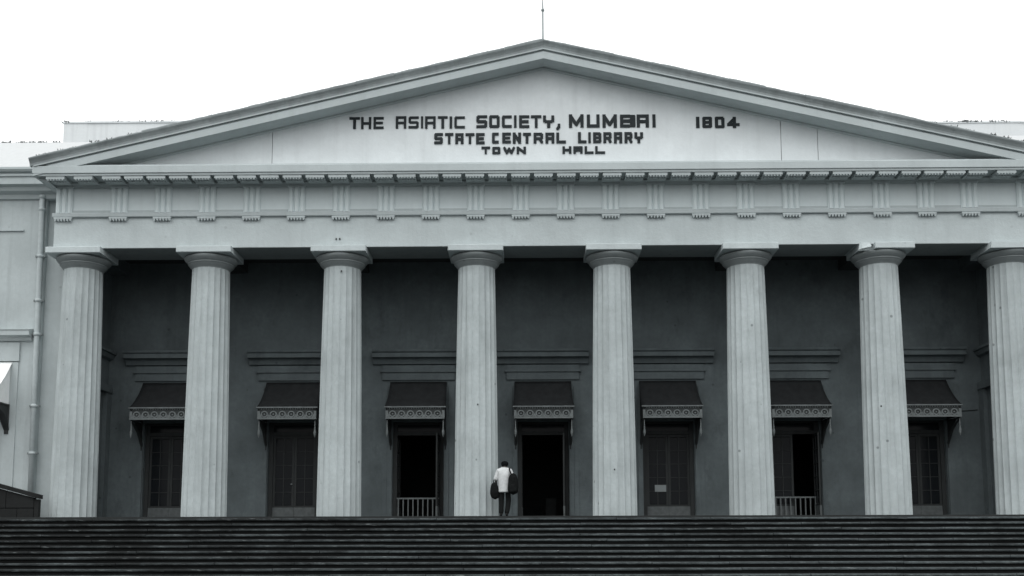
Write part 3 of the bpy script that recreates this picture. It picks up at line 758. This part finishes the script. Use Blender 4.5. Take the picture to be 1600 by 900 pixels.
waw = awning_proto('window_awning', 'awning_white')
waw.location = (-19.0, 0.33, 0.32); waw.scale = (2.2, 1.0, 1.0)
tag(waw, 'white awning over the window of the left wing at the photo edge', 'awning')

# ------------------------------------------------------------------ weeds on gutter and ledges
def tuft(b, x, y, z, r, n, rnd):
    for i in range(n):
        a = rnd.uniform(0, 6.28); l = r*rnd.uniform(0.5, 1.2); w = l*0.25
        bx, by = x + rnd.uniform(-r, r)*1.3, y + rnd.uniform(-r, r)*0.4
        tx, ty, tz = bx + math.cos(a)*l*0.7, by + math.sin(a)*l*0.5, z + l*rnd.uniform(0.4, 1.0)
        b.add([(bx-w,by,z-0.02),(bx+w,by,z-0.02),(tx+w*0.6,ty,tz),(tx-w*0.6,ty+0.01,tz)], [(0,1,2,3)])
rnd = random.Random(5); wd = MB()
for x, ln in ((-15.45,.25),(-15.2,.3),(-14.7,.2),(-14.4,.25),(-13.7,.2),(-13.3,.15),(-12.6,.2),(-11.9,.12),(-9.5,.1),(-4.2,.1),(-1.6,.15),(11.9,.12),(12.4,.2),(12.9,.15),(13.6,.25),(14.0,.3),(14.45,.2),(15.1,.3),(15.5,.2)):
    for q in range(int(ln*30)+1): tuft(wd, x + rnd.uniform(-ln, ln), -1.42 + rnd.uniform(-.06,.1), rz(x) - 0.01, 0.062, 5, rnd)
tag(wd.build('weeds', 'weed'), 'dry weeds and tufts growing along the pediment gutter', 'weeds', kind='stuff')
wd2 = MB()
for x, ln in ((-19.1,.12),(-18.23,.06),(-17.05,.16),(-16.53,.06),(-16.0,.08),(-15.5,.14),(-15.2,.1),(-14.8,.1)):
    for q in range(int(ln*60)+2): tuft(wd2, x + rnd.uniform(-ln, ln), 8.0, 16.25, 0.085, 4, rnd)
for x, ln in ((15.7,.06),(16.45,.08),(17.0,.12),(17.35,.32),(18.15,.12),(18.5,.25)):
    for q in range(int(ln*60)+2): tuft(wd2, x + rnd.uniform(-ln, ln), 8.0, 16.0, 0.085, 4, rnd)
for x, ln in ((-20.5,.1),(-19.85,.2),(-19.5,.06),(-19.1,.12),(-18.6,.12),(-21.5,.2)):
    for q in range(int(ln*60)+2): tuft(wd2, x + rnd.uniform(-ln, ln), 6.0, 14.58, 0.085, 4, rnd)
tag(wd2.build('roof_weeds', 'weed'), 'dark weeds dotted along the attic and wing roof tops', 'weeds', kind='stuff')

MB().tube([(13.6, W-0.02, 3.62), (14.1, W-0.02, 3.60), (14.55, W-0.02, 3.63)], 0.012, 5).build('cable', 'iron', hall)

# ------------------------------------------------------------------ the person at the top of the steps, seen from behind
def skin_obj(name, mat, verts, edges, radii, parent, root=0, sub=2):
    me = bpy.data.meshes.new(name); me.from_pydata(verts, edges, []); me.update(); me.materials.append(M[mat])
    o = link(name, me, parent)
    sk = o.modifiers.new('skin', 'SKIN'); sk.use_smooth_shade = True
    if not me.skin_vertices: me.attributes  # layer is made with the modifier
    lay = me.skin_vertices[0].data
    for i, r_ in enumerate(radii):
        lay[i].radius = r_ if isinstance(r_, tuple) else (r_, r_); lay[i].use_root = (i == root)
    ss = o.modifiers.new('subdivision', 'SUBSURF'); ss.levels = sub; ss.render_levels = sub
    return o
class SK:
    def __init__(s): s.v = []; s.e = []; s.r = []
    def p(s, co, r, to=None):
        s.v.append(co); s.r.append(r); i = len(s.v)-1
        if to is not None: s.e.append((to, i))
        return i
person = empty('person', (-1.23, -0.86, 0.0))
tag(person, 'person in a white shirt and dark trousers seen from behind, head bowed', 'person')
P = SK()
pel = P.p((0,0.01,0.90), (0.105,0.085)); sp1 = P.p((0,-0.005,1.05), (0.125,0.085), pel); ch = P.p((-0.01,0.02,1.24), (0.15,0.10), sp1); uc = P.p((-0.01,0.06,1.36), (0.13,0.085), ch)
nk = P.p((-0.005,0.11,1.455), 0.052, uc); hb = P.p((0.0,0.15,1.52), (0.070,0.08), nk); hm = P.p((0.0,0.18,1.575), (0.078,0.095), hb); ht = P.p((0.0,0.20,1.635), (0.055,0.065), hm)
nose = P.p((0.0,0.275,1.535), 0.016, hm)
for s in (-1, 1):
    P.p((s*0.082,0.175,1.56), 0.014, hm)
    hip = P.p((s*0.085,0.02,0.84), 0.066, pel)
    if s < 0: kn = P.p((-0.10,0.03,0.47), 0.060, hip); an = P.p((-0.105,-0.02,0.085), 0.040, kn); he = P.p((-0.105,-0.05,0.045), 0.035, an); to_ = P.p((-0.12,0.14,0.03), 0.034, an)
    else: kn = P.p((0.11,0.09,0.475), 0.060, hip); an = P.p((0.055,0.0,0.09), 0.040, kn); he = P.p((0.053,-0.03,0.045), 0.035, an); to_ = P.p((0.065,0.16,0.03), 0.034, an)
    sh_ = P.p((s*0.165,0.055,1.345), 0.062, uc)
    if s < 0: el = P.p((-0.255,0.02,1.08), 0.044, sh_); wr = P.p((-0.285,0.10,0.90), 0.030, el); pm = P.p((-0.29,0.13,0.84), (0.022,0.038), wr)
    else: el = P.p((0.25,-0.01,1.09), 0.044, sh_); wr = P.p((0.235,0.17,1.02), 0.030, el); pm = P.p((0.22,0.23,1.03), (0.022,0.036), wr)
    a = Vector(P.v[pm]); d = (a - Vector(P.v[wr])).normalized(); side = Vector((0,1,0)) if s < 0 else Vector((0,0,1))
    side = (side - d*side.dot(d)).normalized(); curl = Vector((1,0,0)) if s < 0 else Vector((-1,0,0))
    for q, fl_ in enumerate((0.066, 0.078, 0.072, 0.055)):
        r0 = a + side*(0.027 - 0.018*q) + d*0.03
        f1 = P.p(tuple(r0), 0.0095, pm); f2 = P.p(tuple(r0 + d*fl_*0.5 + curl*0.012), 0.0088, f1); f3 = P.p(tuple(r0 + d*fl_*0.72 + curl*fl_*0.5), 0.0078, f2)
    t1 = P.p(tuple(a + side*0.035 - d*0.01), 0.011, pm); P.p(tuple(a + side*0.052 + d*0.03 + curl*0.02), 0.009, t1)
skin_obj('body', 'skin', P.v, P.e, P.r, person)
S = SK()                                   # loose shirt hanging over the waistband
a000 = S.p((-0.02,0,0.70), (0.185,0.165)); a00 = S.p((-0.02,0,0.735), (0.185,0.165), a000); a0 = S.p((-0.02,0.0,0.84), (0.185,0.155), a00); a1 = S.p((-0.02,-0.015,1.0), (0.180,0.13), a0); a2 = S.p((-0.025,0.01,1.2), (0.205,0.14), a1); a3 = S.p((-0.02,0.055,1.35), (0.19,0.125), a2); a4 = S.p((-0.01,0.10,1.455), (0.095,0.085), a3)
for s in (-1, 1):
    b0 = S.p((s*0.18-0.01,0.055,1.35), 0.088, a3)
    if s < 0: S.p((-0.235,0.035,1.22), 0.082, b0); S.p((-0.272,0.022,1.06), 0.078, len(S.v)-1)
    else: S.p((0.22,0.02,1.22), 0.080, b0); S.p((0.252,-0.008,1.09), 0.074, len(S.v)-1)
skin_obj('shirt', 'shirt', S.v, S.e, S.r, person)
T = SK()
p0 = T.p((0,0.015,0.86), (0.10,0.085)); 
for s in (-1, 1):
    h_ = T.p((s*0.086,0.015,0.79), (0.088,0.088), p0)
    if s < 0: k_ = T.p((-0.10,0.025,0.47), 0.085, h_); m1 = T.p((-0.105,-0.005,0.22), 0.078, k_); T.p((-0.107,-0.018,0.06), 0.075, m1)
    else: k_ = T.p((0.12,0.08,0.475), 0.085, h_); m1 = T.p((0.085,0.03,0.22), 0.078, k_); T.p((0.057,0.0,0.06), 0.075, m1)
skin_obj('trousers', 'trousers', T.v, T.e, T.r, person)
Hh = SK(); h0 = Hh.p((0.0,0.095,1.50), (0.098,0.07)); h1 = Hh.p((0.0,0.135,1.58), (0.128,0.11), h0); h2 = Hh.p((0.0,0.18,1.65), (0.108,0.105), h1)
skin_obj('hair', 'hair', Hh.v, Hh.e, Hh.r, person)
for s, (hx, hy) in ((-1, (-0.107, -0.03)), (1, (0.057, -0.01))):
    F = SK(); f0 = F.p((hx, hy-0.02, 0.05), (0.042,0.045)); f1 = F.p((hx+s*0.006, hy+0.09, 0.045), (0.043,0.038), f0); F.p((hx+s*0.012, hy+0.20, 0.035), (0.040,0.026), f1)
    skin_obj('shoe', 'hair', F.v, F.e, F.r, person)
px, py_, pz_ = person.location
# big soft bag on the right shoulder
sb = empty('shoulder_bag', (px+0.255, py_-0.13, 0.63)); tag(sb, 'large black shoulder bag hanging at the right side of the person', 'bag')
def soft_bag(name, parent, h, hw, hd, power, lean, off=(0,0,0)):
    b = MB(); n = 20; K = 12; vs = []
    for j in range(K+1):
        t = j/K; z = h*t
        w = (1-abs(2*t-1)**power)**(1/power) if 0 < t < 1 else 0.02
        w *= 1 - 0.28*max(0, t-0.35)/0.65
        for i in range(n):
            a = 2*math.pi*i/n; c, s_ = math.cos(a), math.sin(a)
            wr = 1 + 0.07*noise.noise(Vector((c*2.1, s_*2.1, z*6+h*10)))
            vs.append((off[0] + lean*t + hw*w*wr*abs(c)**0.7*math.copysign(1,c), off[1] + hd*w*wr*abs(s_)**0.8*math.copysign(1,s_), off[2] + z))
    fs = [(j*n+i, j*n+(i+1)%n, (j+1)*n+(i+1)%n, (j+1)*n+i) for j in range(K) for i in range(n)] + [tuple(range(n)), tuple(range(K*n, (K+1)*n))]
    return b.add(vs, fs).build(name, 'bag', parent, smooth=True)
soft_bag('bag_body', sb, 0.66, 0.165, 0.11, 3.2, 0.0)
st = MB(); st.tube([(-0.05,-0.02,0.62),(-0.10,0.02,0.72),(-0.115,0.10,0.80),(-0.095,0.20,0.815),(-0.05,0.28,0.74),(0.0,0.27,0.55),(0.05,0.15,0.4)], 0.022, 6); st.build('strap', 'bag', sb, smooth=True)
soft_bag('pocket', sb, 0.27, 0.115, 0.04, 3.5, 0.0, (0.0, -0.095, 0.06))
# smaller bag hanging from the left forearm
hb_ = empty('hand_bag', (px-0.295, py_-0.01, 0.50)); tag(hb_, 'small dark bag hanging from the left arm of the person', 'bag')
soft_bag('bag_body', hb_, 0.52, 0.145, 0.075, 2.6, -0.03, (0.01, 0, 0))
s2 = MB(); s2.tube([(-0.05,0,0.45),(-0.035,0.02,0.58),(0.02,0.05,0.635),(0.055,0.03,0.56),(0.06,0,0.45)], 0.014, 6); s2.build('strap', 'bag', hb_, smooth=True)
